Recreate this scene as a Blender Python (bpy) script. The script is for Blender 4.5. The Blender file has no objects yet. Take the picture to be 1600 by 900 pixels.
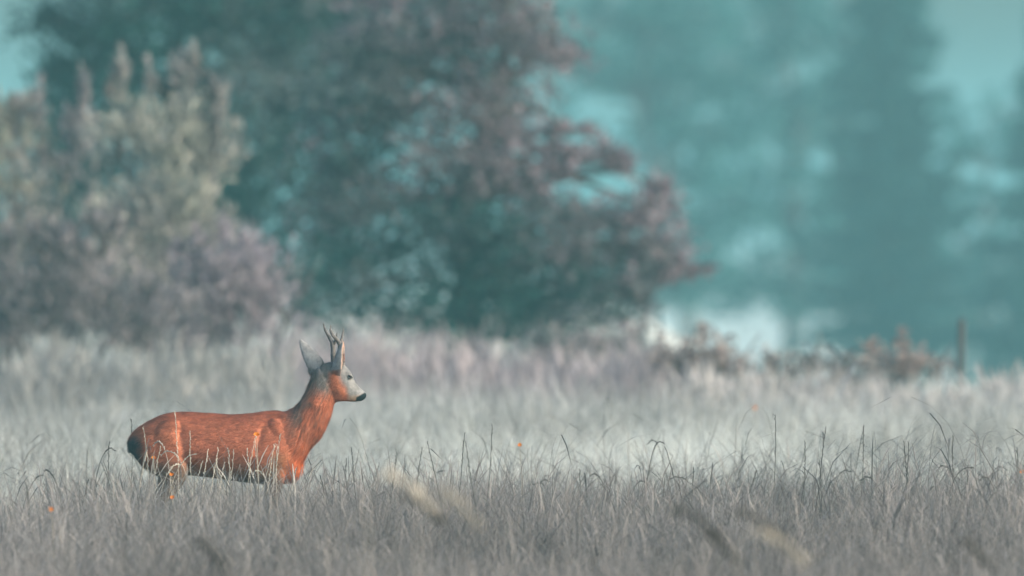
import bpy, math
import numpy as np
from mathutils import Vector, noise as mnoise

# ------------------------------------------------------------------ camera, sky, sun, exposure
scene = bpy.context.scene
COL = scene.collection
FPX = 500.0 / 36.0 * 1600.0          # focal length in photo pixels
CAM_H, HOR = 1.8, 307.0              # camera height, horizon row of the photo
DEER_D = 70.0

cam_data = bpy.data.cameras.new('camera')
cam_data.lens = 500.0
cam_data.sensor_width = 36.0
cam_data.clip_start = 0.5
cam_data.clip_end = 9000.0
cam_data.dof.use_dof = True
cam_data.dof.focus_distance = DEER_D - 0.1
cam_data.dof.aperture_fstop = 3.5
cam = bpy.data.objects.new('camera', cam_data)
COL.objects.link(cam)
cam.location = (0, 0, CAM_H)
cam.rotation_euler = (math.radians(90) - math.atan((450 - HOR) / FPX), 0, 0)
scene.camera = cam

SUN_EL, SUN_AZ = math.radians(24), math.radians(118)   # azimuth from +Y towards +X: low right, a little behind the camera
world = bpy.data.worlds.new('World')
scene.world = world
world.use_nodes = True
wn, wl = world.node_tree.nodes, world.node_tree.links
wn.clear()
sky = wn.new('ShaderNodeTexSky')
sky.sky_type = 'NISHITA'
sky.sun_disc = False
sky.sun_elevation = SUN_EL
sky.sun_rotation = SUN_AZ
sky.air_density = 1.0
sky.dust_density = 4.0
sky.ozone_density = 1.5
tint = wn.new('ShaderNodeMix')
tint.data_type = 'RGBA'
tint.blend_type = 'MULTIPLY'
tint.inputs[0].default_value = 1.0
tint.inputs[7].default_value = (0.95, 1.0, 0.985, 1)
bg = wn.new('ShaderNodeBackground')
bg.inputs['Strength'].default_value = 0.13
wo = wn.new('ShaderNodeOutputWorld')
wl.new(sky.outputs[0], tint.inputs[6])
wl.new(tint.outputs[2], bg.inputs['Color'])
wl.new(bg.outputs[0], wo.inputs['Surface'])

sun_data = bpy.data.lights.new('sun', 'SUN')
sun_data.energy = 1.5
sun_data.angle = math.radians(20)
sun_data.color = (1.0, 0.93, 0.84)
sun = bpy.data.objects.new('sun', sun_data)
COL.objects.link(sun)
sdir = Vector((math.sin(SUN_AZ) * math.cos(SUN_EL), math.cos(SUN_AZ) * math.cos(SUN_EL), math.sin(SUN_EL)))
sun.rotation_euler = sdir.to_track_quat('Z', 'Y').to_euler()
sun.location = (20, 40, 40)

vs = scene.view_settings
vs.view_transform = 'Standard'
vs.look = 'None'
vs.exposure = 1.08
vs.gamma = 1.0
vs.use_curve_mapping = False
cy = scene.cycles
cy.use_denoising = True
cy.denoiser = 'OPENIMAGEDENOISE'
cy.denoising_input_passes = 'RGB_ALBEDO_NORMAL'
cy.denoising_prefilter = 'ACCURATE'
cy.max_bounces = 6
cy.diffuse_bounces = 3
cy.transmission_bounces = 3
cy.glossy_bounces = 2
cy.volume_bounces = 0
cy.sample_clamp_indirect = 4.0
cy.use_adaptive_sampling = False

HAZE_DENSITY = 0.00098
HAZE_COLOR = (0.37, 0.83, 0.90, 1)

# ------------------------------------------------------------------ helpers
def sm(a, b, x):
    t = np.clip((x - a) / (b - a), 0, 1)
    return t * t * (3 - 2 * t)

def wx(px, d): return (px - 800.0) / FPX * d
def wz(py, d): return CAM_H + (HOR - py) / FPX * d

def vnoise(P, scale, seed=0):
    """smooth value noise of points P (n,k), 0..1"""
    P = np.asarray(P, float) * scale + seed * 17.31
    k = P.shape[1]
    i = np.floor(P).astype(np.int64)
    f = P - i
    f = f * f * (3 - 2 * f)
    out = np.zeros(len(P))
    pr = [73856093, 19349663, 83492791]
    for c in range(2 ** k):
        w = np.ones(len(P)); h = np.full(len(P), seed * 2654435761, np.int64)
        for a in range(k):
            b = (c >> a) & 1
            w *= f[:, a] if b else 1 - f[:, a]
            h ^= (i[:, a] + b) * pr[a]
        h = (h ^ (h >> 13)) * 1274126177
        h = (h ^ (h >> 16)) & 0xffff
        out += w * (h / 65535.0)
    return out

def terrain(x, y):
    x = np.asarray(x, float); y = np.asarray(y, float)
    z = 0.10 * np.sin(x * 0.21 + 0.7) * np.sin(y * 0.083) * sm(85, 100, y)
    side = sm(0.2, 3.5, x - (y - 110) * 0.01)                 # the field falls away on the right
    z = z - side * 4.2 * sm(113, 520, y) ** 0.8 - side * 0.35 * sm(112, 135, y)
    z = z - (1 - side) * 4.5 * sm(190, 620, y)
    return z

def mesh_np(name, V, loops, sizes, col=None, smooth=False, normals=None):
    me = bpy.data.meshes.new(name)
    V = np.ascontiguousarray(V, np.float32)
    loops = np.ascontiguousarray(loops, np.int32).ravel()
    sizes = np.ascontiguousarray(sizes, np.int32)
    me.vertices.add(len(V)); me.vertices.foreach_set('co', V.ravel())
    me.loops.add(len(loops)); me.loops.foreach_set('vertex_index', loops)
    me.polygons.add(len(sizes))
    starts = np.concatenate([[0], np.cumsum(sizes)[:-1]]).astype(np.int32)
    me.polygons.foreach_set('loop_start', starts)
    if smooth:
        me.polygons.foreach_set('use_smooth', np.ones(len(sizes), bool))
    if col is not None:
        a = me.attributes.new('tone', 'FLOAT_COLOR', 'POINT')
        c4 = np.ones((len(V), 4), np.float32); c4[:, :3] = col
        a.data.foreach_set('color', c4.ravel())
    me.update(calc_edges=True)
    if normals is not None:
        me.normals_split_custom_set_from_vertices([tuple(n) for n in normals])
    return me

def link(name, me, mat, parent=None):
    o = bpy.data.objects.new(name, me)
    COL.objects.link(o)
    if me is not None and mat is not None:
        me.materials.append(mat)
    if parent is not None:
        o.parent = parent
    return o

def thing(name, label, cat, loc=(0, 0, 0), group=None):
    o = bpy.data.objects.new(name, None)
    COL.objects.link(o)
    o.location = loc
    o.empty_display_size = 0.1
    o['label'] = label; o['category'] = cat
    if group: o['group'] = group
    return o

def tag(o, label=None, cat=None, group=None, kind=None):
    if label: o['label'] = label
    if cat: o['category'] = cat
    if group: o['group'] = group
    if kind: o['kind'] = kind
    return o

def material(name, color=None, rough=0.8, attr=False, transl=0.0, spec=0.2, noise_scale=None, noise_amt=0.2, bump=None):
    m = bpy.data.materials.new(name)
    m.use_nodes = True
    nt = m.node_tree; N, L = nt.nodes, nt.links
    p = N['Principled BSDF']; out = N['Material Output']
    p.inputs['Roughness'].default_value = rough
    p.inputs['Specular IOR Level'].default_value = spec
    src = None
    if attr:
        a = N.new('ShaderNodeAttribute'); a.attribute_name = 'tone'
        src = a.outputs['Color']
    else:
        r = N.new('ShaderNodeRGB'); r.outputs[0].default_value = (*color, 1)
        src = r.outputs[0]
    tc = N.new('ShaderNodeTexCoord')
    if noise_scale:
        nz = N.new('ShaderNodeTexNoise'); nz.inputs['Scale'].default_value = noise_scale
        nz.inputs['Detail'].default_value = 5
        L.new(tc.outputs['Object'], nz.inputs['Vector'])
        mr = N.new('ShaderNodeMapRange')
        mr.inputs['From Min'].default_value = 0.3; mr.inputs['From Max'].default_value = 0.7
        mr.inputs['To Min'].default_value = 1 - noise_amt; mr.inputs['To Max'].default_value = 1 + noise_amt
        L.new(nz.outputs['Fac'], mr.inputs['Value'])
        mx = N.new('ShaderNodeVectorMath'); mx.operation = 'SCALE'
        L.new(src, mx.inputs[0]); L.new(mr.outputs[0], mx.inputs['Scale'])
        src = mx.outputs[0]
    L.new(src, p.inputs['Base Color'])
    if bump:
        nb = N.new('ShaderNodeTexNoise'); nb.inputs['Scale'].default_value = bump[0]; nb.inputs['Detail'].default_value = 6
        L.new(tc.outputs['Object'], nb.inputs['Vector'])
        bn = N.new('ShaderNodeBump'); bn.inputs['Strength'].default_value = bump[1]; bn.inputs['Distance'].default_value = bump[2]
        L.new(nb.outputs['Fac'], bn.inputs['Height'])
        L.new(bn.outputs[0], p.inputs['Normal'])
    if transl > 0:
        t = N.new('ShaderNodeBsdfTranslucent'); L.new(src, t.inputs['Color'])
        mix = N.new('ShaderNodeMixShader'); mix.inputs[0].default_value = transl
        L.new(p.outputs[0], mix.inputs[1]); L.new(t.outputs[0], mix.inputs[2])
        L.new(mix.outputs[0], out.inputs['Surface'])
    return m

def tube(path, radii, seg=7, cap=True):
    """closed tapered tube along a polyline -> V, loops, sizes"""
    P = np.asarray(path, float); R = np.asarray(radii, float)
    if R.ndim == 1: R = np.stack([R, R], 1)
    n = len(P)
    T = np.gradient(P, axis=0); T /= np.linalg.norm(T, axis=1)[:, None] + 1e-9
    ref = np.array([0, 1.0, 0]) if abs(T[:, 1]).mean() < 0.8 else np.array([1.0, 0, 0])
    A = np.cross(ref, T); A /= np.linalg.norm(A, axis=1)[:, None] + 1e-9
    B = np.cross(T, A)
    th = np.linspace(0, 2 * np.pi, seg, endpoint=False)
    V = (P[:, None] + A[:, None] * (np.cos(th)[None, :, None] * R[:, 0, None, None])
         + B[:, None] * (np.sin(th)[None, :, None] * R[:, 1, None, None])).reshape(-1, 3)
    loops, sizes = [], []
    for i in range(n - 1):
        for j in range(seg):
            k = (j + 1) % seg
            loops += [i * seg + j, i * seg + k, (i + 1) * seg + k, (i + 1) * seg + j]; sizes.append(4)
    if cap:
        loops += list(range(seg))[::-1]; sizes.append(seg)
        loops += list(range((n - 1) * seg, n * seg)); sizes.append(seg)
    return V, loops, sizes

class MB:
    def __init__(s): s.V, s.L, s.S, s.C, s.n = [], [], [], [], 0
    def add(s, V, L, S, c=None):
        s.V.append(np.asarray(V, float)); s.L.append(np.asarray(L, np.int64) + s.n); s.S.append(np.asarray(S, np.int64))
        if c is not None:
            c = np.asarray(c, float)
            s.C.append(np.broadcast_to(c, (len(V), 3)) if c.ndim == 1 else c)
        s.n += len(V)
    def mesh(s, name, smooth=False):
        return mesh_np(name, np.concatenate(s.V), np.concatenate(s.L), np.concatenate(s.S),
                       np.concatenate(s.C) if s.C else None, smooth)

# ------------------------------------------------------------------ materials
M = {}
M['ground'] = material('meadow_soil', (0.19, 0.165, 0.14), 0.95, noise_scale=0.6, noise_amt=0.35)
M['grass'] = material('dry_grass', attr=True, rough=0.75, transl=0.35, spec=0.25)
M['leaf'] = material('foliage', attr=True, rough=0.7, transl=0.3, spec=0.2)
M['bark'] = material('bark', (0.085, 0.075, 0.075), 0.9, noise_scale=9, noise_amt=0.4, bump=(20, 0.6, 0.03))
M['stem'] = material('dry_stem', attr=True, rough=0.8, transl=0.2)
M['petal'] = material('orange_petal', (0.78, 0.25, 0.02), 0.6, transl=0.35, noise_scale=60, noise_amt=0.2)
M['post'] = material('weathered_wood', (0.07, 0.07, 0.072), 0.9, noise_scale=14, noise_amt=0.35, bump=(30, 0.5, 0.01))
M['skin'] = material('deer_skin', attr=True, rough=0.85, spec=0.1, noise_scale=70, noise_amt=0.25, bump=(160, 0.5, 0.004))
M['fur'] = material('deer_fur', attr=True, rough=0.75, spec=0.15, transl=0.12)
M['antler'] = material('antler_bone', (0.13, 0.115, 0.11), 0.6, noise_scale=40, noise_amt=0.45, bump=(150, 0.8, 0.004))
M['eye'] = material('dark_eye', (0.012, 0.012, 0.014), 0.12, spec=0.6)
M['lid'] = material('pale_eyelid', (0.10, 0.095, 0.095), 0.8)
M['hoof'] = material('hoof', (0.03, 0.03, 0.03), 0.5)

# ------------------------------------------------------------------ ground
def ground():
    xs = np.unique(np.concatenate([np.linspace(-14, 14, 57), -np.geomspace(14, 2200, 26), np.geomspace(14, 2200, 26)]))
    ys = np.unique(np.concatenate([-np.geomspace(20, 2200, 14), np.linspace(-20, 700, 361), np.geomspace(700, 4200, 24)]))
    X, Y = np.meshgrid(xs, ys)
    P = np.stack([X.ravel(), Y.ravel()], 1)
    Z = terrain(P[:, 0], P[:, 1]) + (vnoise(P, 0.9, 3) - 0.5) * 0.06 * (np.abs(P[:, 0]) < 40)
    V = np.column_stack([P, Z])
    nx, ny = len(xs), len(ys)
    i = np.arange(ny - 1)[:, None] * nx + np.arange(nx - 1)[None, :]
    i = i.ravel()
    L = np.stack([i, i + 1, i + 1 + nx, i + nx], 1)
    me = mesh_np('ground', V, L, np.full(len(L), 4), None, True)
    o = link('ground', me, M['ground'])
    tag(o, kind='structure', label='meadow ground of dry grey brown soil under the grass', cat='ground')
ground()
def pale_far_ground():                                        # soil near by; pale hay field across the valley, mist glow painted in
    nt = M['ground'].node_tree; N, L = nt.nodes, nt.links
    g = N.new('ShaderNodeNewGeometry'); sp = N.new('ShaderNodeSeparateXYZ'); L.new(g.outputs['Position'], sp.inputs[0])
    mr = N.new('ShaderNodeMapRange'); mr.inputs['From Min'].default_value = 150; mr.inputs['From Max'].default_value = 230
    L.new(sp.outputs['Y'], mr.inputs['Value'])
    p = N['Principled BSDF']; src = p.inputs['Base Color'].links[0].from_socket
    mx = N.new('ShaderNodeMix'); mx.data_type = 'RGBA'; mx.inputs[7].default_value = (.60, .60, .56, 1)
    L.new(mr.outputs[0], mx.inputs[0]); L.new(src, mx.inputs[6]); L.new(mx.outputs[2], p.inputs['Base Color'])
pale_far_ground()

# ------------------------------------------------------------------ grass
def blades(rng, x, y, h, bend, width, az, col, K=4, head=None, head_w=0.0, lean=None, z0=None, tipcol=None):
    """n curved ribbons; bend = sideways reach of the tip as a share of the height (arching over when above ~0.7)"""
    n = len(x)
    t = np.linspace(0, 1, K + 1)[None, :]
    b = bend[:, None]
    arc = b * 1.7                                             # total turning angle
    # circular-arc stem: integrate direction
    ang = arc * t ** 1.5
    ds = np.diff(t, axis=1)
    am = 0.5 * (ang[:, 1:] + ang[:, :-1])
    r = np.concatenate([np.zeros((n, 1)), np.cumsum(np.sin(am) * ds, 1)], 1) * h[:, None]
    zz = np.concatenate([np.zeros((n, 1)), np.cumsum(np.cos(am) * ds, 1)], 1) * h[:, None]
    ca, sa = np.cos(az)[:, None], np.sin(az)[:, None]
    wob = (rng.random((n, 1)) - .5) * 0.05 * np.sin(t * 5 + rng.random((n, 1)) * 6) * h[:, None]
    X = x[:, None] + r * ca - wob * sa
    Y = y[:, None] + r * sa + wob * ca
    Z = (terrain(x, y) if z0 is None else z0)[:, None] + zz
    w = np.broadcast_to(1 - 0.75 * t, (n, K + 1)) * width[:, None]
    if head is not None:
        hw = np.where(t > 1 - head[:, None], np.sin(np.clip((t - (1 - head[:, None])) / np.maximum(head[:, None], .01), 0, 1) * np.pi * 0.9 + 0.15), 0)
        w = w + hw * head_w[:, None]
    fa = az + np.pi / 2 + (rng.random(n) - .5) * 1.6
    ox, oy = np.cos(fa)[:, None] * w * .5, np.sin(fa)[:, None] * w * .5
    A = np.stack([X - ox, Y - oy, Z], 2); B = np.stack([X + ox, Y + oy, Z], 2)
    V = np.stack([A, B], 2).reshape(n, (K + 1) * 2, 3)
    base = (np.arange(n) * (K + 1) * 2)[:, None, None]
    k = np.arange(K)[None, :, None] * 2
    L = (base + k + np.array([0, 1, 3, 2])[None, None, :]).reshape(-1, 4)
    tc = col if tipcol is None else tipcol
    C = col[:, None, :] * (1 - t[..., None]) + tc[:, None, :] * t[..., None]
    C = np.repeat(C[:, :, None, :], 2, 2).reshape(-1, 3)
    return V.reshape(-1, 3), L.ravel(), np.full(len(L), 4), C

def scatter(rng, n, y0, y1, margin):
    """points in the strip seen by the camera between two distances, with a margin to both sides"""
    y = rng.uniform(y0, y1, int(n * 1.0))
    half = 0.037 * y + margin
    x = rng.uniform(-1, 1, len(y)) * half
    return x, y

def mixc(a, b, f):
    return np.asarray(a)[None, :] * (1 - f[:, None]) + np.asarray(b)[None, :] * f[:, None]

def border(x, y):
    return 76 + 16 * (vnoise(np.column_stack([x * .55, y * .02]), 1.0, 71) - .5) + 7 * (vnoise(np.column_stack([x * 1.9, y * .2]), 1.0, 72) - .5)
def meadow():
    rng = np.random.default_rng(5)
    dry = lambda x, y: y < border(x, y) + rng.normal(0, 1.6, len(x))
    pal = lambda x, y: y > border(x, y) - 2 + rng.normal(0, 1.6, len(x))
    # --- dry grey-brown sward round the deer
    mb = MB()
    def zone(n, y0, y1, margin, hr, wr, ca, cb, K, seedf, bendr, hpatch=0.45, keep=None):
        x, y = scatter(rng, n, y0, y1, margin)
        P = np.column_stack([x, y * 0.6])
        clump = vnoise(P, 1.6, 1) * 0.6 + vnoise(P, 4.3, 2) * 0.4
        ok = rng.random(len(x)) < 0.35 + 0.9 * clump
        if keep is not None: ok &= keep(x, y)
        x, y, clump, P = x[ok], y[ok], clump[ok], P[ok]
        n = len(x)
        h = rng.uniform(*hr, n) * (1 - hpatch / 2 + hpatch * clump * 1.1)
        bend = rng.uniform(*bendr, n) ** 1.0
        seed = rng.random(n) < seedf
        bend = np.where(seed, bend * 1.15, bend)
        h = np.where(seed, h * 1.12, h)
        w = rng.uniform(*wr, n)
        head = np.where(seed, rng.uniform(.18, .36, n), 0.0)
        hw = np.where(seed, rng.uniform(.0025, .007, n), 0.0)
        f = np.clip(vnoise(P, 0.9, 7) * 0.9 + rng.normal(0, .25, n), 0, 1)
        patch = vnoise(np.column_stack([x * .8, y * .11]), 1.0, 23) * .6 + vnoise(np.column_stack([x * 2.1, y * .3]), 1.0, 29) * .4
        h = h * (.82 + .36 * patch)
        col = mixc(ca, cb, f) * rng.uniform(.65, 1.35, n)[:, None] * (.72 + .56 * patch)[:, None]
        mb.add(*blades(rng, x, y, h, bend, w, rng.uniform(0, 2 * np.pi, n), col, K, head, hw))
    A, B = (0.22, 0.195, 0.185), (0.44, 0.398, 0.375)
    zone(62000, 54, 88, 1.6, (.24, .44), (.0020, .0038), A, B, 5, .3, (.2, 2.0), keep=dry)
    zone(42000, 58, 84, 1.0, (.30, .56), (.0016, .0028), (0.17, 0.152, 0.142), B, 6, .5, (.9, 2.3), keep=dry)
    zone(46000, 64, 72, 1.0, (.36, .50), (.0020, .0036), A, B, 5, .3, (.15, 1.5), .3,
         keep=lambda x, y: ((x > -2.3) & (x < -.75)) | ((rng.random(len(x)) < .6) & (y < border(x, y) - 5)))
    zone(9000, 58, 76, 1.0, (.34, .60), (.0016, .0026), (0.12, 0.11, 0.10), (.2, .18, .165), 6, .8, (.9, 2.4), .6, keep=dry)
    zone(16000, 30, 54, 1.6, (.24, .44), (.003, .005), A, B, 4, .35, (.2, 1.1))
    zone(10000, 63, 77, 1.0, (.58, 1.0), (.0017, .0028), (0.10, 0.092, 0.086), (.20, .18, .17), 9, .85, (1.0, 2.5), .7,
         keep=lambda x, y: (rng.random(len(x)) < .10 + .45 * sm(.3, 1.9, x)))
    zone(9000, 68.2, 69.75, .3, (.42, .60), (.0016, .0026), (.30, .275, .25), (.56, .51, .45), 7, .7, (.2, 2.0), .35,
         keep=lambda x, y: (x > -1.98) & (x < -1.02) & (rng.random(len(x)) < .55))
    dk = lambda x, y: vnoise(np.column_stack([x, y * .3]), 1.3, 57) > .62
    zone(16000, 54, 67, 1.0, (.28, .46), (.003, .006), (.09, .083, .08), (.17, .155, .15), 5, .4, (.3, 1.9), .5, keep=dk)
    o = link('dry_grass', mb.mesh('dry_grass'), M['grass'])
    tag(o, 'tangled grey brown dry grass standing around the deer', 'grass', kind='stuff')
    # --- paler, dewy sward behind it
    mb = MB()
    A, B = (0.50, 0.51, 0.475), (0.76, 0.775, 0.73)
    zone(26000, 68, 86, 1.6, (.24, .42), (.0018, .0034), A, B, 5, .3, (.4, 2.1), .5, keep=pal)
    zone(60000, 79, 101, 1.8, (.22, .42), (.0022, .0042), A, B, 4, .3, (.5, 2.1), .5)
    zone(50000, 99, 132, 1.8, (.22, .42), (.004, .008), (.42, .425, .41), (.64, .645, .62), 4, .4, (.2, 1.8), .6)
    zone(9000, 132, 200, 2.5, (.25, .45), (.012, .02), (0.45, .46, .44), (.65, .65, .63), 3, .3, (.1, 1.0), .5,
         keep=lambda x, y: x < 1.5)
    # darker tussocks scattered through the pale field
    tuss = lambda x, y: vnoise(np.column_stack([x, y * .35]), .8, 41) > .60
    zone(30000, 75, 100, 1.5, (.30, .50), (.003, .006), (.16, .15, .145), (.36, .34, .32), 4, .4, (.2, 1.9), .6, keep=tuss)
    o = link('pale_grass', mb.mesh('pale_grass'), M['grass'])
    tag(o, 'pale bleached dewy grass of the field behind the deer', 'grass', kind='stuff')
meadow()

# ------------------------------------------------------------------ trees and shrubs
def leaf_quads(rng, P, size, col, aspect=0.6, dirs=None, droop=0.0):
    """one bent leaf-shaped face pair per point"""
    n = len(P)
    if dirs is None:
        D = rng.normal(0, 1, (n, 3)); D[:, 2] -= droop
    else:
        D = dirs + rng.normal(0, .45, (n, 3))
    D /= np.linalg.norm(D, axis=1)[:, None] + 1e-9
    R = rng.normal(0, 1, (n, 3))
    S = np.cross(D, R); S /= np.linalg.norm(S, axis=1)[:, None] + 1e-9
    U = np.cross(S, D)
    s = size[:, None]
    a = P - D * s * .5
    b = P + D * s * .5
    m1 = P + S * s * aspect * .5 + U * s * .12
    m2 = P - S * s * aspect * .5 + U * s * .12
    V = np.stack([a, m1, b, m2], 1).reshape(-1, 3)
    i = np.arange(n)[:, None] * 4
    L = np.concatenate([i + np.array([[0, 1, 2]]), i + np.array([[0, 2, 3]])], 1)
    return V, L.ravel(), np.full(2 * n, 3), np.repeat(col, 4, 0)

def limb(rng, a, b, r0, r1, sag=0.15, n=6):
    a, b = np.asarray(a, float), np.asarray(b, float)
    t = np.linspace(0, 1, n)[:, None]
    L = np.linalg.norm(b - a)
    P = a * (1 - t) + b * t
    P[:, 2] += (np.sin(t[:, 0] * np.pi) * sag * L)
    P += rng.normal(0, .025 * L, P.shape) * np.sin(t * np.pi)
    return tube(P, np.linspace(r0, r1, n), 6)

def tree(name, label, cat, d, base, boughs, leaf, colors, seed, trunk_r=0.09, lai=3.2, clump=0.28, group=None,
         depth=1.0, twigs=True, dmat=None, top=None, stray=0.12, aspect=.6, stems=1, ncf=2.2, up=.1, shoots=0):
    """boughs: (px, py, rx, ry[, colour index weight]) of the leafy masses as seen at distance d; each has real depth"""
    rng = np.random.default_rng(seed)
    s = d / FPX
    bx = wx(base, d); bz = float(terrain(np.array([bx]), np.array([d]))[0])
    t = thing(name, label, cat, (bx, d, bz), group)
    org = np.array([bx, d, bz])
    tr, cr = MB(), MB()
    if shoots:
        bs = [b for b in boughs if b[3] > 20]
        for k in range(shoots):
            b = bs[rng.integers(0, len(bs))]
            a = rng.uniform(-1.1, 1.1)
            L = rng.uniform(14, 34)
            boughs = boughs + [(b[0] + math.sin(a) * b[2], b[1] - math.cos(a) * b[3] - L * .4, rng.uniform(4, 9), L, b[4] - .2)]
    tops = [np.array([wx(b[0], d), d, wz(b[1], d)]) for b in boughs]
    zt = max(p[2] for p in tops) if top is None else wz(top, d)
    hub = []
    for k in range(stems):
        off = 0 if stems == 1 else (k - (stems - 1) / 2)
        mid = np.array([np.mean([p[0] for p in tops]) * .6 + bx * .4, d, zt])
        path = [org + (off * trunk_r * 2.2, 0, -.15)]
        for q in (.2, .4, .6, .8, 1.0):
            p = org * (1 - q) + mid * q + np.array([off * .5 * q, rng.normal(0, .08), 0]) + rng.normal(0, .04 * (zt - bz) * .5, 3) * (1, 1, 0)
            path.append(p)
        rr = trunk_r / math.sqrt(stems)
        tr.add(*tube(np.array(path) - org, np.linspace(rr * 1.25, rr * .25, 6), 9))
        hub += path[1:]
    hub = np.array(hub)
    br = MB()
    for b, c in zip(boughs, tops):
        rx, rz = b[2] * s, b[3] * s
        ry = depth * (rx * .6 + rz * .4)
        c = c + np.array([0, rng.uniform(-.35, .35) * ry, 0])
        # limb from the nearest lower trunk point
        j = np.argmin(np.linalg.norm(hub - c, axis=1) + np.maximum(0, hub[:, 2] - c[2]) * 3)
        br.add(*limb(rng, hub[j] - org, c - org, trunk_r * .42, trunk_r * .1))
        area = np.pi * rx * rz
        clm, clump = clump, min(clump, .75 * min(rx, rz))
        nl = int(lai * area / (leaf * leaf * aspect * .5) * .8)
        ncl = max(5, int(area / (clump * clump) * ncf))
        u = rng.normal(0, 1, (ncl, 3)); u /= np.linalg.norm(u, axis=1)[:, None]
        rad = rng.uniform(.25, 1.0, ncl) ** .55 * (1 + rng.normal(0, stray, ncl))
        cc = u * rad[:, None] * np.array([rx, ry, rz]) + c
        if twigs:
            for q in rng.choice(ncl, min(ncl, 9), replace=False):
                br.add(*limb(rng, c - org, cc[q] - org, trunk_r * .12, trunk_r * .04, .05, 4))
        ci = rng.integers(0, ncl, nl)
        ang = u[ci]
        P = cc[ci] + rng.normal(0, 1, (nl, 3)) * clump * np.array([.5, .5, .38])
        # colour per clump
        cw = b[4] if len(b) > 4 else .5
        f = np.clip(cw + (vnoise(cc, .9, seed) - .5) * 1.5 + rng.normal(0, .22, ncl), 0, 1)[ci]
        col = mixc(colors[0], colors[1], f) * rng.uniform(.6, 1.4, nl)[:, None]
        size = leaf * rng.uniform(.6, 1.4, nl)
        V, L, S, C = leaf_quads(rng, P - org, size, col, aspect, dirs=ang * .8 + np.array([0, 0, up]))
        cr.add(V, L, S, C)
        clump = clm
    link('trunk', tr.mesh('trunk', True), M['bark'], t)
    link('limbs', br.mesh('limbs', True), M['bark'], t)['kind'] = 'stuff'
    o = link('crown', cr.mesh('crown'), M['leaf'], t)
    return t

def spruce(name, label, d, px, top_py, base_py, half_px, seed, color, group=None, lean=0, tiers=46, gap=()):
    rng = np.random.default_rng(seed)
    s = d / FPX
    x0 = wx(px, d); zb = float(terrain(np.array([x0]), np.array([d]))[0]); zt = wz(top_py, d)
    zlow = wz(base_py, d)
    H = zt - zb
    t = thing(name, label, 'spruce', (x0, d, zb), group)
    tr, br, cr = MB(), MB(), MB()
    hh = np.linspace(0, H, 8)
    path = np.column_stack([rng.normal(0, .03, 8), rng.normal(0, .03, 8), hh - .1])
    tr.add(*tube(path, np.linspace(.24, .02, 8), 9))
    link('trunk', tr.mesh('trunk', True), M['bark'], t)
    Rm = half_px * s
    for k in range(tiers):
        q = min(.995, (k + rng.uniform(0, .9)) / tiers)
        z = (zlow - zb) + (H - (zlow - zb)) * q
        R = Rm * (1 - q) ** .8 + .12
        nb = 7 if q < .75 else 5
        a0 = rng.uniform(0, 6.28)
        for j in range(nb):
            a = a0 + j * 2 * np.pi / nb + rng.normal(0, .2)
            r = R * (.45 + .75 * rng.random() ** .8) * (.8 + .35 * rng.random() * (j % 2))
            n = 6; zj = rng.normal(0, .16)
            u = np.linspace(0, 1, n)
            P = np.column_stack([np.cos(a) * u * r, np.sin(a) * u * r, z + zj - .34 * r * u + .20 * r * u ** 3])
            br.add(*tube(P, np.linspace(.035, .008, n), 5))
            m = int(26 * r / .6) + 8
            w = rng.uniform(.12, 1.02, m)
            Q = np.column_stack([np.interp(w, u, P[:, 0]), np.interp(w, u, P[:, 1]), np.interp(w, u, P[:, 2])])
            side = np.array([-np.sin(a), np.cos(a), 0])
            off = rng.normal(0, .16, m) * (1.15 - w) * r * 1.1
            Q += side * off[:, None]
            Q[:, 2] -= np.abs(rng.normal(0, .12, m)) + np.abs(off) * .25
            D = np.tile(np.array([np.cos(a) * .5, np.sin(a) * .5, -.55]), (m, 1)) + side * (off * 1.2)[:, None]
            col = np.asarray(color)[None, :] * rng.uniform(.6, 1.4, m)[:, None]
            cr.add(*leaf_quads(rng, Q, rng.uniform(.20, .42, m), col, .42, dirs=D))
    link('branches', br.mesh('branches', True), M['bark'], t)['kind'] = 'stuff'
    link('crown', cr.mesh('crown'), M['leaf'], t)
    return t

TEAL, TEAL2 = (0.012, 0.075, 0.070), (0.045, 0.115, 0.11)
PURP, PURP2 = (0.25, 0.19, 0.22), (0.35, 0.28, 0.29)
YEL, YEL2 = (0.36, 0.345, 0.25), (0.46, 0.46, 0.39)
LIL = (0.38, 0.32, 0.36)

# dark teal tree behind, at the left
tree('leafy_tree', 'tall dark green tree standing behind the yellowish shrub', 'tree', 152, 300,
     [(120, 60, 85, 60, .3), (95, 130, 70, 45, .1), (80, 30, 40, 22, .6), (230, 20, 120, 80, .2), (380, 40, 120, 90, .45), (250, 130, 130, 70, .1),
      (420, 160, 110, 90, .45), (150, 190, 100, 60, .2), (300, 240, 120, 90, .1), (450, 280, 110, 80, .2), (520, 90, 90, 110, .3),
      (330, 360, 140, 90, .15), (160, 320, 120, 80, .2), (480, 400, 110, 90, .15), (250, 460, 170, 80, .2), (60, 420, 90, 90, .2), (300, -90, 200, 80, .2), (240, -40, 120, 60, .3), (90, 250, 60, 50, .2), (60, 330, 70, 60, .2), (350, -20, 120, 60, .3), (470, -20, 120, 70, .3), (560, 10, 80, 60, .5)],
     .11, (TEAL, (.15, .155, .165)), 11, .16, 4.2, .34, top=-120)
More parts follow.
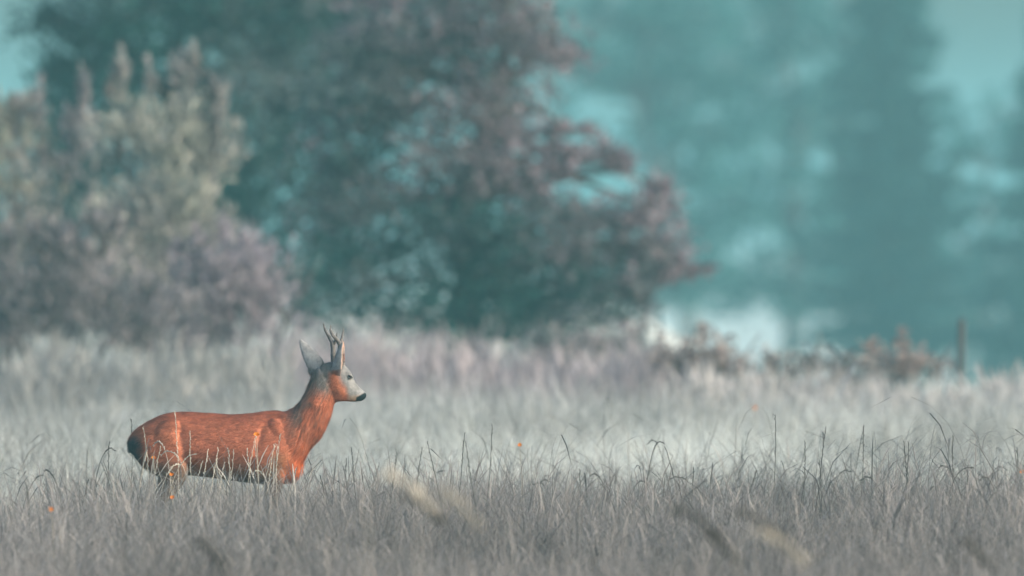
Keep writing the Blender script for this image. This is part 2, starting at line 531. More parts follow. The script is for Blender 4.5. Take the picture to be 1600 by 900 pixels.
# big purple-brown tree in the middle
tree('leafy_tree', 'broad russet brown tree with dark green inner foliage reaching its branches over the field edge', 'tree', 131, 720,
     [(640, 40, 110, 70, .8), (760, 20, 110, 70, .85), (830, 90, 66, 60, .8), (560, 110, 90, 70, .5), (690, 130, 120, 80, .65), (800, 180, 75, 75, .75),
      (580, 230, 90, 80, .4), (700, 260, 120, 80, .45), (810, 290, 95, 55, .6), (910, 240, 75, 26, .8), (970, 255, 40, 17, .8), (890, 205, 50, 16, .85), (560, 340, 100, 70, .45), (690, 370, 130, 70, .3),
      (830, 370, 120, 60, .4), (945, 345, 90, 30, .65), (1020, 325, 42, 40, .85), (1040, 390, 45, 34, .8), (950, 410, 110, 42, .5), (1100, 418, 26, 6, .95), (1075, 425, 36, 9, .9), (1040, 432, 40, 14, .8), (1030, 290, 24, 12, .9),
      (560, 450, 130, 70, .35), (720, 470, 150, 65, .25), (870, 475, 130, 55, .35), (980, 470, 50, 38, .6), (720, -90, 190, 70, .7)],
     .075, (TEAL, PURP), 23, .13, 4.0, .26, top=-120)
# yellowish shrubs at the left edge of the field
tree('yellow_shrub', 'yellowish grey shrub with upright shoots in front of the dark tree', 'shrub', 119, 255,
     [(250, 240, 92, 60, .8), (200, 195, 40, 50, .6), (290, 190, 55, 45, .7), (190, 140, 8, 26, .2), (232, 150, 6, 22, .3), (282, 132, 7, 28, .2), (300, 128, 6, 26, .2), (345, 172, 9, 28, .3),
      (240, 310, 105, 60, .8), (215, 390, 110, 60, .5), (290, 360, 80, 60, .6), (230, 470, 130, 65, .2), (330, 240, 38, 48, .5)],
     .10, ((.33, .30, .30), YEL2), 31, .06, 2.6, .2, stems=3, top=150, aspect=.26, up=1.1, shoots=34, stray=.28)
tree('yellow_shrub', 'smaller yellowish shrub beside the pale sky gap under the dark tree', 'shrub', 121, 10,
     [(20, 215, 45, 45, .7), (-30, 260, 60, 70, .7), (40, 290, 50, 50, .5), (10, 360, 80, 60, .3), (-30, 450, 90, 70, .2), (62, 180, 7, 22, .3), (30, 165, 7, 20, .3), (120, 230, 28, 55, .25), (130, 180, 8, 26, .2)],
     .10, ((.30, .27, .28), YEL), 33, .05, 2.6, .2, stems=3, top=200, aspect=.26, up=1.1, shoots=24, stray=.28)
tree('lilac_grey_shrub', 'low violet grey shrub growing at the foot of the yellowish shrub', 'shrub', 114, 90,
     [(60, 440, 95, 60, .4), (140, 400, 70, 50, .4), (30, 500, 90, 50, .4), (160, 480, 110, 60, .5), (230, 510, 90, 40, .5)],
     .095, ((.19, .165, .17), (.31, .27, .29)), 35, .045, 2.4, .18, stems=4, top=400, aspect=.26, up=1.3, shoots=26, stray=.3)
tree('lilac_grey_shrub', 'rounded pale violet shrub between the yellowish shrub and the russet tree', 'shrub', 115, 365,
     [(360, 430, 62, 55, .7), (395, 460, 46, 50, .8), (330, 490, 80, 50, .6), (400, 510, 48, 40, .7), (300, 440, 50, 50, .5)],
     .095, ((.30, .25, .27), LIL), 37, .045, 2.4, .18, stems=4, top=400, aspect=.26, up=1.3, shoots=26, stray=.3)

# far hazy trees at the right
FT, FT2 = (0.008, 0.065, 0.066), (0.05, 0.17, 0.17)
tree('far_tree', 'hazy pale green far tree seen beside the russet tree', 'tree', 395, 1010,
     [(930, 40, 80, 60), (1020, 60, 90, 70), (905, 110, 40, 50), (1080, 30, 80, 60), (960, 110, 80, 40), (1060, 140, 90, 60), (1120, 110, 70, 60),
      (1060, 215, 50, 45), (1095, 280, 45, 50), (1110, 200, 60, 60), (1120, 330, 90, 60), (1060, 370, 70, 60), (1020, 430, 90, 50), (1100, 440, 80, 50), (1000, -60, 150, 60), (900, 330, 80, 60), (900, 430, 80, 60)],
     .26, (FT, FT2), 41, .22, 2.0, .5, ncf=.8, group='hazy trees across the valley', top=-80)
tree('far_tree', 'hazy broad far tree standing next to the tall spruce', 'tree', 405, 1230,
     [(1190, 40, 80, 60), (1260, 60, 70, 60), (1150, 110, 60, 60), (1220, 140, 90, 70), (1290, 130, 60, 60), (1180, 230, 90, 70), (1270, 230, 90, 70),
      (1160, 320, 80, 60), (1250, 330, 70, 40), (1320, 320, 60, 50), (1200, 410, 100, 48), (1300, 420, 90, 60), (1200, 460, 120, 40), (1230, -40, 110, 50)],
     .26, (FT, FT2), 43, .22, 1.8, .5, ncf=.8, group='hazy trees across the valley', top=-60)
rb = np.random.default_rng(404)
def mass(x0, x1, y0, y1, step):
    return [(x + rb.uniform(-14, 14), y + rb.uniform(-14, 14), rb.uniform(28, 52), rb.uniform(22, 42)) for x in range(x0, x1, step) for y in range(y0, y1, step)]
tree('far_tree', 'faint pale tree closing the gap behind the hazy far trees', 'tree', 455, 1080,
     mass(880, 1190, -40, 470, 62), .28, (FT, FT2), 47, .24, 1.9, .55, ncf=.9, group='hazy trees across the valley', top=-60)
tree('far_tree', 'faint pale tree showing between the broad far tree and the tall spruce', 'tree', 465, 1320,
     mass(1190, 1450, -30, 480, 62), .28, (FT, FT2), 49, .24, 1.9, .55, ncf=.9, group='hazy trees across the valley', top=-60)
tree('far_tree', 'faint pale tree standing low behind the gap between the two spruces', 'tree', 470, 1540,
     mass(1450, 1640, 190, 540, 62), .28, (FT, FT2), 50, .22, 1.7, .55, ncf=.9, group='hazy trees across the valley', top=180)
spruce('spruce_tree', 'tall dark hazy spruce with its ragged edge against the open sky', 385, 1392, -330, 515, 165, 51, (.010, .065, .066))
spruce('spruce_tree', 'hazy spruce whose boughs hang in from the side of the open sky', 380, 1650, -90, 560, 160, 53, (.010, .065, .068))
tree('far_tree', 'low hazy tree filling the gap under the two spruces', 'tree', 420, 1500,
     [(1500, 430, 80, 60), (1450, 500, 80, 60), (1560, 520, 80, 60), (1500, 330, 60, 40), (1540, 380, 40, 30), (1400, 500, 60, 40), (1480, 570, 120, 40), (1590, 440, 50, 60), (1500, 250, 36, 26)],
     .26, (FT, FT2), 45, .16, 2.2, .55, ncf=.8, group='hazy trees across the valley', top=300)

# shrubs on the crest of the field at the right
def low_shrub(label, d, base, boughs, colors, seed, lai=3.0):
    tree('low_shrub', label, 'shrub', d, base, boughs, .05, colors, seed, .03, lai, .15, group='low shrubs on the field crest', stems=3)
RUS = ((.22, .21, .20), (.36, .28, .26))
low_shrub('rounded brown shrub on the field edge beside the bright mist gap', 111, 1090, [(1085, 552, 60, 36, .6), (1050, 570, 50, 26, .5), (1120, 572, 60, 28, .6), (1100, 520, 18, 16, .7)], RUS, 61)
low_shrub('flat grey brown shrub on the crest below the bright mist', 111, 1250, [(1230, 580, 60, 22, .5), (1290, 568, 40, 24, .4), (1200, 565, 14, 26, .8)], RUS, 63)
low_shrub('reddish shrub with two pointed shoots on the field crest', 110, 1400, [(1385, 570, 62, 26, .8), (1440, 576, 44, 22, .8), (1412, 535, 10, 30, .9), (1360, 545, 10, 26, .8), (1330, 585, 50, 18, .6)], RUS, 65)
low_shrub('low russet scrub at the foot of the russet tree', 117, 960, [(960, 535, 60, 28, .6), (900, 545, 60, 26, .5), (1000, 560, 50, 24, .4), (850, 540, 50, 30, .6)], (TEAL2, PURP2), 67)

p = MB()
d = 111.0
zb = float(terrain(np.array([wx(1500, d)]), np.array([d]))[0])
P = np.array([[0, 0, -.2], [.005, 0, .25], [.01, .01, .55], [.012, .01, .80], [.012, .01, .83]])
p.add(*tube(P, [.030, .029, .028, .027, .018], 9))
o = link('wooden_post', p.mesh('wooden_post', True), M['post'])
o.location = (wx(1500, d), d, zb)
tag(o, 'slim dark weathered post standing on the field crest', 'post')

# tall weeds along the foot of the trees
def edge_weeds():
    rng = np.random.default_rng(77)
    mb = MB()
    def strip(px0, px1, y0, y1, n, hr, ca, cb):
        px = rng.uniform(px0, px1, n); y = rng.uniform(y0, y1, n)
        x = (px - 800) / FPX * y
        P = np.column_stack([x, y * .3])
        h = rng.uniform(*hr, n) * (.5 + .9 * vnoise(P, 2.2, 9))
        col = mixc(ca, cb, rng.random(n)) * rng.uniform(.8, 1.2, n)[:, None]
        mb.add(*blades(rng, x, y, h, rng.uniform(.1, 1.0, n), rng.uniform(.01, .022, n), rng.uniform(0, 6.28, n), col, 4,
                       rng.uniform(.25, .45, n), rng.uniform(.01, .04, n)))
    strip(-120, 450, 106, 113, 3200, (.36, .62), (.27, .265, .255), (.40, .375, .36))
    strip(430, 880, 112, 122, 2200, (.28, .72), (.32, .27, .285), (.5, .43, .44))
    strip(860, 1100, 110, 118, 900, (.3, .6), (.32, .27, .285), (.48, .42, .43))
    strip(1050, 1700, 104, 112, 1500, (.25, .45), (.38, .35, .34), (.52, .48, .47))
    o = link('tall_weeds', mb.mesh('tall_weeds'), M['grass'])
    tag(o, 'tall pinkish grey weeds along the foot of the trees', 'weeds', kind='stuff')
edge_weeds()

# ------------------------------------------------------------------ the roe buck (built in photo pixels / 317 per metre, facing +X)
SC = FPX / DEER_D
DX0 = wx(340, DEER_D)
GY = HOR + CAM_H * SC                                        # ground row under the deer
def dl(px, py, y=0.0):
    return np.array([(px - 340.0) / SC, y, (GY - py) / SC])

def loft(stations, seg=28, egg=0.0):
    """stations: (dorsal px, dorsal py, ventral px, ventral py, half width, egg)"""
    V = []
    th = np.linspace(0, 2 * np.pi, seg, endpoint=False)
    for s in stations:
        D, Vn = dl(s[0], s[1]), dl(s[2], s[3])
        c = (D + Vn) / 2; a = (D - Vn) / 2
        e = s[5] if len(s) > 5 else egg
        ct, st = np.cos(th), np.sin(th)
        wv = s[4] * (1 - e * ct)
        V.append(c + a * ct[:, None] + np.array([0, 1.0, 0]) * (st * wv)[:, None])
    V = np.concatenate(V); n = len(stations)
    L, S = [], []
    for i in range(n - 1):
        for j in range(seg):
            k = (j + 1) % seg
            L += [i * seg + j, (i + 1) * seg + j, (i + 1) * seg + k, i * seg + k]; S.append(4)
    L += list(range(seg)); S.append(seg)
    L += list(range((n - 1) * seg, n * seg))[::-1]; S.append(seg)
    return V, L, S

def resample(st, m):
    st = [tuple(s) + ((0.0,) if len(s) == 5 else ()) for s in st]
    A = np.array(st, float); n = len(A)
    t = np.linspace(0, n - 1, m)
    i = np.clip(np.floor(t).astype(int), 0, n - 2); f = (t - i)[:, None]
    p0 = A[np.clip(i - 1, 0, n - 1)]; p1 = A[i]; p2 = A[i + 1]; p3 = A[np.clip(i + 2, 0, n - 1)]
    return .5 * ((2 * p1) + (-p0 + p2) * f + (2 * p0 - 5 * p1 + 4 * p2 - p3) * f ** 2 + (-p0 + 3 * p1 - 3 * p2 + p3) * f ** 3)

def ellipsoid(c, r, tilt=0.0, seg=20, rings=12):
    ph = np.linspace(0, np.pi, rings + 1)[1:-1]; th = np.linspace(0, 2 * np.pi, seg, endpoint=False)
    V = [[0, 0, 1.0]]
    for p in ph:
        for q in th: V.append([math.sin(p) * math.cos(q), math.sin(p) * math.sin(q), math.cos(p)])
    V.append([0, 0, -1.0])
    V = np.array(V) * np.asarray(r)
    ca, sa = math.cos(tilt), math.sin(tilt)
    V = np.column_stack([V[:, 0] * ca - V[:, 2] * sa, V[:, 1], V[:, 0] * sa + V[:, 2] * ca]) + c
    L, S = [], []
    R = rings - 1
    for j in range(seg):
        k = (j + 1) % seg
        L += [0, 1 + j, 1 + k]; S.append(3)
        for i in range(R - 1):
            a = 1 + i * seg
            L += [a + j, a + seg + j, a + seg + k, a + k]; S.append(4)
        a = 1 + (R - 1) * seg
        L += [a + j, len(V) - 1, a + k]; S.append(3)
    return V, L, S

def ear(base, tip, width, out, face, cup=0.5, thick=0.006):
    """leaf-shaped cupped ear; face = direction of its opening"""
    base, tip = np.asarray(base, float), np.asarray(tip, float)
    ax = tip - base; Ln = np.linalg.norm(ax); ax /= Ln
    f = np.asarray(face, float); f -= ax * f.dot(ax); f /= np.linalg.norm(f)
    sd = np.cross(ax, f)
    nu, nv = 16, 11
    F, Bk = [], []
    for u in np.linspace(0, 1, nu):
        w = width * 1.5 * (u + .25) ** .6 * (1 - u) ** .78 + .004
        for v in np.linspace(-1, 1, nv):
            a = v * (1.25 - .45 * u)
            p = base + ax * (u * Ln) + sd * (math.sin(a) * w * .62) + f * ((1 - math.cos(a)) * w * cup * 1.6) + f * (-.10 * Ln * math.sin(u * math.pi) * .5)
            n = (f * math.cos(a) - sd * math.sin(a))
            F.append(p + n * thick * .5); Bk.append(p - n * thick * .5)
    V = np.array(F + Bk); o = nu * nv
    L, S = [], []
    for i in range(nu - 1):
        for j in range(nv - 1):
            q = [i * nv + j, i * nv + j + 1, (i + 1) * nv + j + 1, (i + 1) * nv + j]
            L += q; S.append(4)
            L += [o + k for k in q[::-1]]; S.append(4)
    ring = [j for j in range(nv)] + [i * nv + nv - 1 for i in range(1, nu)] + [(nu - 1) * nv + j for j in range(nv - 2, -1, -1)] + [i * nv for i in range(nu - 2, 0, -1)]
    for a, b in zip(ring, ring[1:] + ring[:1]):
        L += [b, a, o + a, o + b]; S.append(4)
    return V, L, S

def leg(points):
    """(px, py, y, radius along, radius across)"""
    A = np.array([[*dl(p[0], p[1], p[2]), p[3], p[4] if len(p) > 4 else p[3]] for p in points])
    n = len(A); m = n * 5
    t = np.linspace(0, n - 1, m); i = np.clip(np.floor(t).astype(int), 0, n - 2); f = (t - i)[:, None]
    f = f * f * (3 - 2 * f) * .4 + f * .6
    B = A[i] * (1 - f) + A[i + 1] * f
    return tube(B[:, :3], B[:, 3:5], 12)

def make_deer():
    root = thing('roe_deer', 'rust red roe buck with grey face and short antlers standing in the grass', 'deer', (DX0, DEER_D, 0))
    mb = MB()
    trunk = [(201, 690, 202, 697, .012), (205, 681, 208, 709, .050), (214, 670, 218, 723, .085), (232, 658, 234, 737, .112, .12), (256, 646.5, 257, 744, .126, .18),
             (287, 643.5, 287, 742, .124, .2), (329, 645, 329, 746, .128, .2), (362, 647, 362, 751, .134, .2), (393, 645, 393, 755, .134, .24),
             (420, 642, 420, 757, .126, .3), (442, 643, 446, 756, .112, .28), (455, 652, 460, 751, .092, .2), (463, 668, 470, 742, .062), (470, 700, 474, 730, .02)]
    mb.add(*loft(resample(trunk, 46)))
    neck = [(405, 660, 448, 742, .085), (430, 646, 466, 741, .10), (450, 641.5, 474, 722, .094), (464, 632, 484, 702, .084), (474, 618, 500, 684, .074), (481, 604, 510, 666, .067),
            (487, 592, 516, 650, .061), (491.5, 582, 521, 634, .057), (497, 574, 527, 624, .054)]
    mb.add(*loft(resample(neck, 34)))
    head = [(497, 582, 510, 612, .030), (502, 571, 516, 624, .048), (512, 566, 522, 628, .054), (526, 566, 529, 627.5, .055, .06), (537, 570, 536, 627, .054, -.05), (546, 578.5, 541, 627, .049, -.12), (551, 588, 546, 627.5, .040, -.08),
            (555.5, 597.5, 551, 628, .032), (561, 604.5, 556, 628.3, .027, .05), (567, 610, 562, 627.5, .0245, .05), (571, 613.8, 567, 625.5, .021), (573.2, 617, 571, 622.5, .010)]
    mb.add(*loft(resample(head, 36)))
    for sgn in (-1, 1):
        # cheeks, brow ridge, thigh, shoulder blade
        mb.add(*ellipsoid(dl(531, 606, sgn * .030), (.040, .024, .046), .5))
        mb.add(*ellipsoid(dl(545, 586, sgn * .036), (.022, .013, .014), -.6))
        mb.add(*ellipsoid(dl(262, 700, sgn * .068), (.105, .062, .145), -.30))
        mb.add(*ellipsoid(dl(438, 702, sgn * .060), (.080, .048, .155), .22))
        mb.add(*ellipsoid(dl(452, 732, sgn * .045), (.055, .045, .065), .4))
        # legs
        fx = 3 * sgn
        mb.add(*leg([(262, 690, sgn * .075, .10, .05), (272, 735, sgn * .085, .075, .048), (262, 765, sgn * .085, .048, .036), (240, 790, sgn * .083, .028, .022), (230 + fx, 806, sgn * .082, .021, .018), (236 + fx, 835, sgn * .082, .0145, .014),
                     (240 + fx, 856, sgn * .082, .0155, .015), (246 + fx, 868, sgn * .082, .015, .015), (250 + fx, 876, sgn * .082, .018, .017)]))
        mb.add(*leg([(440, 705, sgn * .07, .07, .045), (430, 745, sgn * .075, .05, .038), (424 - fx, 775, sgn * .073, .030, .025), (424 - fx, 808, sgn * .07, .021, .020), (424 - fx, 835, sgn * .07, .0135, .0135),
                     (424 - fx, 856, sgn * .07, .0155, .015), (429 - fx, 868, sgn * .07, .014, .014), (432 - fx, 876, sgn * .07, .017, .016)]))
    # ears: far one laid back, near one upright and opened forwards
    mb.add(*ear(dl(500, 581, .030), dl(468.5, 531, .070), .086, None, (-.05, 1.0, 0), .22, .009))
    mb.add(*ear(dl(519, 580, -.040), dl(536.5, 533, -.085), .088, None, (.95, -.20, .1), .75, .009))
    # short tail stub
    mb.add(*ellipsoid(dl(208, 697), (.022, .03, .04), .1))
    raw = mb.mesh('raw')
    tmp = bpy.data.objects.new('raw', raw); COL.objects.link(tmp)
    rm = tmp.modifiers.new('r', 'REMESH'); rm.mode = 'VOXEL'; rm.voxel_size = .0048
    smo = tmp.modifiers.new('s', 'SMOOTH'); smo.factor = .5; smo.iterations = 5
    dg = bpy.context.evaluated_depsgraph_get()
    me = bpy.data.meshes.new_from_object(tmp.evaluated_get(dg))
    bpy.data.objects.remove(tmp); bpy.data.meshes.remove(raw)
    me.name = 'body'
    nv = len(me.vertices)
    V = np.empty(nv * 3, np.float32); me.vertices.foreach_get('co', V); V = V.reshape(-1, 3).astype(float)
    Nn = np.empty(nv * 3, np.float32); me.vertices.foreach_get('normal', Nn); Nn = Nn.reshape(-1, 3).astype(float)
    # skin folds on neck and shoulder
    PX = V[:, 0] * SC + 340; PY = GY - V[:, 2] * SC
    fold = np.exp(-(((PX - 474) / 17) ** 2 + ((PY - 662) / 30) ** 2))
    along = (PX - 474) * .86 + (PY - 662) * .32
    across = (PX - 474) * -.32 + (PY - 662) * .86
    ripple = np.sin(along * 1.15 + 1.6 * np.sin(across * .13) + vnoise(V, 22, 4) * 5)
    V += Nn * (fold * ripple * .0055)[:, None]
    muscle = (vnoise(V, 9, 5) - .5) * .006 * (PX < 500)
    V += Nn * muscle[:, None]
    # crease in front of the thigh
    cr = np.exp(-((PX - (287 + (PY - 690) * .18)) / 8) ** 2) * sm(655, 680, PY) * (1 - sm(715, 740, PY))
    V -= Nn * (cr * .007)[:, None]
    cr2 = np.exp(-((PX - (409 - (PY - 680) * .25)) / 5) ** 2) * sm(655, 672, PY) * (1 - sm(700, 720, PY))
    V -= Nn * (cr2 * .007)[:, None]
    me.vertices.foreach_set('co', V.astype(np.float32).ravel())
    me.update()

    def coat(V, Nn):
        px = V[:, 0] * SC + 340; py = GY - V[:, 2] * SC; yy = V[:, 1]
        n1 = vnoise(V, 14, 1); n2 = vnoise(V, 40, 2); n3 = vnoise(V, 5, 3)
        j = (n1 - .5) * 14 + (n2 - .5) * 8
        C = np.tile(np.array([.46, .145, .078]), (len(V), 1))
        def mix(f, c):
            nonlocal C
            f = np.clip(f, 0, 1)[:, None]
            C = C * (1 - f) + np.asarray(c)[None, :] * f
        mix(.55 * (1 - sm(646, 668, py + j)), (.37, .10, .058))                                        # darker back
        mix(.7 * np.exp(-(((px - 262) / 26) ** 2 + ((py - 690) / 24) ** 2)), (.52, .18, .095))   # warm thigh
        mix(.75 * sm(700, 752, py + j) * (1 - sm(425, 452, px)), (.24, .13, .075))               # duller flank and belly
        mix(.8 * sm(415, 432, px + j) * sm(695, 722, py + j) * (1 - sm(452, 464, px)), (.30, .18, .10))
        mix(.85 * sm(440, 478, px + .35 * (py - 690) + j) * sm(640, 668, py), (.64, .17, .07))   # orange chest and throat
        mix(.55 * sm(462, 472, px) * sm(705, 730, py), (.78, .19, .045))
        # neck: grey brown nape to orange throat
        tn = ((px - 480) * .85 + (py - 612) * .52)
        neckz = sm(452, 468, px) * (1 - sm(668, 700, py))
        mix(neckz * (1 - sm(2, 20, tn + j * 1.2)), (.21, .145, .12))
        mix(neckz * sm(4, 22, tn + j), (.60, .185, .095))
        us, vs_ = (px * .86 + py * .32) / 3.4, (-px * .32 + py * .86) / 15
        stk = vnoise(np.column_stack([us, vs_ + yy * 20]), 1.0, 61) * .65 + vnoise(np.column_stack([us * 2.1, vs_ * 1.6 + yy * 40]), 1.0, 62) * .35
        nz2 = sm(440, 462, px) * (1 - sm(700, 725, py)) * (1 - sm(512, 528, px))
        mix(.6 * nz2 * sm(.52, .72, stk), (.17, .095, .07))
        mix(.4 * nz2 * sm(.52, .72, 1 - stk), (.66, .28, .18))
        bst = vnoise(np.column_stack([px / 9 + py / 30, py / 2.2 + yy * 30]), 1.0, 63)
        mix(.28 * sm(.5, .8, bst) * (1 - sm(440, 465, px)), (.24, .075, .045))
        # head
        hd = sm(488, 500, px + (632 - py) * .05) * (1 - sm(622, 640, py - (px - 500) * .4))
        mix(hd * (1 - sm(598, 628, py + j)) * (1 - sm(508, 520, px + j)), (.26, .23, .21))     # grey crown and nape
        mix(hd * sm(508, 522, px + j) * sm(573, 583, py), (.50, .165, .085))                                 # orange cheek
        face = sm(-5, 7, (px - 533) * .9 - (py - 598) * .36 + j * .6)
        mix(sm(500, 515, px) * face * sm(560, 566, py), (.27, .26, .255))                            # grey face
        mix(.8 * sm(500, 515, px) * face * sm(615, 625, py + j * .3), (.50, .30, .17))                 # jaw line
        mix(.5 * np.exp(-(((px - 540) / 5) ** 2 + ((py - 590) / 6) ** 2)), (.22, .22, .22))
        mix(sm(519, 523, px) * (1 - sm(572, 576, py)) * (1 - sm(536, 540, px)), (.20, .17, .155))
        mix(sm(496, 503, px) * (1 - sm(576, 588, py + j * .5)) * (1 - sm(519, 524, px)), (.26, .235, .215))
        # ears
        e1 = (px < 503) & (py < 579) & (yy > .012) & ((px - 503) * 1.0 + (575 - py) * -0.2 < 2)
        mix(e1 * 1.0, (.36, .345, .335))
        e2 = (py < 577 - np.abs(px - 519) * .0) & (yy < -.043) & (px > 508)
        mix(e2 * 1.0, (.34, .315, .30))
        mix(e2 * sm(.25, .6, Nn[:, 0]), (.62, .40, .31))
        rim = (e1 * (1 - sm(-18, -12, (px - 485) * -.82 + (py - 553) * .58 + 0))) 
        mix(rim * .8, (.55, .53, .52))
        # muzzle, chin
        nose = sm(-.8, 1.2, (px - 557) * .5 + (py - 620.5) * .9) * sm(555.5, 557.5, px) * (1 - sm(625.8, 626.8, py))
        mix(nose, (.012, .016, .02))
        mix(sm(555, 557, px) * (1 - sm(563, 566, px)) * sm(624.5, 626, py), (.015, .02, .02))
        mix(sm(549, 555, px) * (1 - sm(566, 570, px)) * sm(626.3, 627.2, py), (.6, .6, .6))
        # rump patch and legs
        rump = (1 - sm(212, 236, px + (py - 700) * .15 + j)) * sm(672, 690, py + j)
        mix(rump, (.055, .055, .06))
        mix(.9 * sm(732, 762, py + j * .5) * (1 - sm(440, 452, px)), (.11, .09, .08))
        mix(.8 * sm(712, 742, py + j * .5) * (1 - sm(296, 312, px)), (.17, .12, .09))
        mix(sm(871, 873, py), (.025, .025, .025))
        C *= (.8 + .4 * n2)[:, None]
        return C
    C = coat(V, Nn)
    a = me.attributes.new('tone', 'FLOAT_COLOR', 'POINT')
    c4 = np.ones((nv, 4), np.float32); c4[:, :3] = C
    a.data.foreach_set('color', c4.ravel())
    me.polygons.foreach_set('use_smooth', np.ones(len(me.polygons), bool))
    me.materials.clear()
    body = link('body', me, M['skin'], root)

    # fur: short tapering hairs lying along the body
    rng = np.random.default_rng(8)
    me.calc_loop_triangles()
    nt = len(me.loop_triangles)
    T = np.empty(nt * 3, np.int32); me.loop_triangles.foreach_get('vertices', T); T = T.reshape(-1, 3)
    e1, e2 = V[T[:, 1]] - V[T[:, 0]], V[T[:, 2]] - V[T[:, 0]]
    ar = np.linalg.norm(np.cross(e1, e2), axis=1)
    cpx = V[T[:, 0], 0] * SC + 340; cpy = GY - V[T[:, 0], 2] * SC
    wgt = ar * (1 - .93 * sm(770, 790, cpy)) * (1 + .8 * (cpx > 480))
    n = 110000
    ti = rng.choice(nt, n, p=wgt / wgt.sum())
    u = rng.random(n); v = rng.random(n); fl = u + v > 1; u[fl] = 1 - u[fl]; v[fl] = 1 - v[fl]
    P = V[T[ti, 0]] + e1[ti] * u[:, None] + e2[ti] * v[:, None]
    NN = Nn[T[ti, 0]]
    px = P[:, 0] * SC + 340; py = GY - P[:, 2] * SC
    # lie of the hair: backwards on the trunk, down the neck, back from the nose on the head, up the ears
    flow = np.tile(np.array([-1.0, 0, -.35]), (n, 1))
    kn = (sm(455, 475, px) * (1 - sm(690, 720, py)))[:, None]
    flow = flow * (1 - kn) + np.array([-.45, 0, -1.0]) * kn
    kh = (sm(520, 535, px) * (py > 560))[:, None]
    flow = flow * (1 - kh) + np.array([-1.0, 0, .35]) * kh
    ke1 = ((px < 500) & (py < 575) & (P[:, 1] > .015))[:, None]
    flow = np.where(ke1, np.array([-.55, .2, .8]), flow)
    ke2 = ((py < 572) & (P[:, 1] < -.045))[:, None]
    flow = np.where(ke2, np.array([.3, -.3, .9]), flow)
    flow += rng.normal(0, .2, (n, 3)) + (np.column_stack([vnoise(P, 18, 11), vnoise(P, 18, 12), vnoise(P, 18, 13)]) - .5) * .9
    flow -= NN * np.sum(flow * NN, 1)[:, None]
    flow /= np.linalg.norm(flow, axis=1)[:, None] + 1e-9
    ln = np.full(n, .019)
    ln = np.where(px > 455, .026, ln)
    ln = np.where((px > 495) & (py < 632), .012, ln)
    ln = np.where((px > 530) & (py < 632), .007, ln)
    ln = np.where((px > 559) & (py > 605), .0025, ln)
    ln = np.where(ke1[:, 0] | ke2[:, 0], .008, ln)
    ln = np.where(px < 240, .026, ln)
    ln = np.where(py > 760, .010, ln)
    ln *= rng.uniform(.6, 1.25, n)
    lift = np.where(px > 455, .30, .20) * rng.uniform(.4, 1.6, n)
    tip = P + (flow + NN * lift[:, None]) * ln[:, None]
    side = np.cross(flow, NN); side /= np.linalg.norm(side, axis=1)[:, None] + 1e-9
    hw = (.0011 * np.sqrt(ln / .02))[:, None]
    A0, B0 = P - side * hw - NN * .001, P + side * hw - NN * .001
    FV = np.stack([A0, B0, tip], 1).reshape(-1, 3)
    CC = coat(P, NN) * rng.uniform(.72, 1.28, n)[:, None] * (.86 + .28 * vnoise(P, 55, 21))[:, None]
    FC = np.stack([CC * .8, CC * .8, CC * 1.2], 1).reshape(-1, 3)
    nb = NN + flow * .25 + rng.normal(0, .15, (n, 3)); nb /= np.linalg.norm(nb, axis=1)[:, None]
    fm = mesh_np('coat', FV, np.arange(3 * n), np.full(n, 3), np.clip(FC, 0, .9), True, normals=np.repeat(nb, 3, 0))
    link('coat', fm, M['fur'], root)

    # antlers
    def antler(beams):
        ab = MB()
        for pts in beams:
            A = np.array([[*dl(p[0], p[1], p[2]), p[3] * 1.25] for p in pts])
            m = (len(A) - 1) * 5 + 1
            t = np.linspace(0, len(A) - 1, m)
            Q = np.column_stack([np.interp(t, np.arange(len(A)), A[:, k]) for k in range(4)])
            for k in range(3):
                Q[1:-1, k] = (Q[:-2, k] + 2 * Q[1:-1, k] + Q[2:, k]) / 4
            V, L, S = tube(Q[:, :3], Q[:, 3], 10)
            nz = (vnoise(V, 160, 31) - .5) * .0035
            cen = np.repeat(Q[:, :3], 10, 0)
            dv = V - cen; dv /= np.linalg.norm(dv, axis=1)[:, None] + 1e-9
            taper = np.repeat(sm(.001, .007, Q[:, 3]), 10)
            ab.add(V + dv * (nz * taper)[:, None], L, S)
        return link('antler', ab.mesh('antler', True), M['antler'], root)
    antler([[(521, 570, .022, .010), (520.5, 557, .024, .0105), (520.5, 545, .028, .0095), (519, 535, .032, .009), (514, 526, .036, .0075), (508.5, 517, .038, .0055), (505.8, 509, .037, .0032), (505, 504.5, .036, .0012)],
            [(520.5, 541, .029, .006), (524, 532, .022, .0052), (526, 524, .018, .003), (526.5, 519, .017, .001)]])
    antler([[(530, 570, -.022, .011), (531, 558, -.024, .0105), (532, 546, -.028, .010), (531, 537, -.032, .0095), (526, 530, -.034, .008), (519.5, 523, -.036, .0065), (516.3, 515, -.036, .004), (517, 507.5, -.035, .0012)],
            [(531.5, 542, -.028, .007), (533.5, 531, -.024, .0058), (535.5, 522, -.02, .004), (537, 513.5, -.018, .0012)],
            [(530, 570, -.022, .009), (535, 567.5, -.022, .0075), (538.5, 564, -.022, .0035)]])
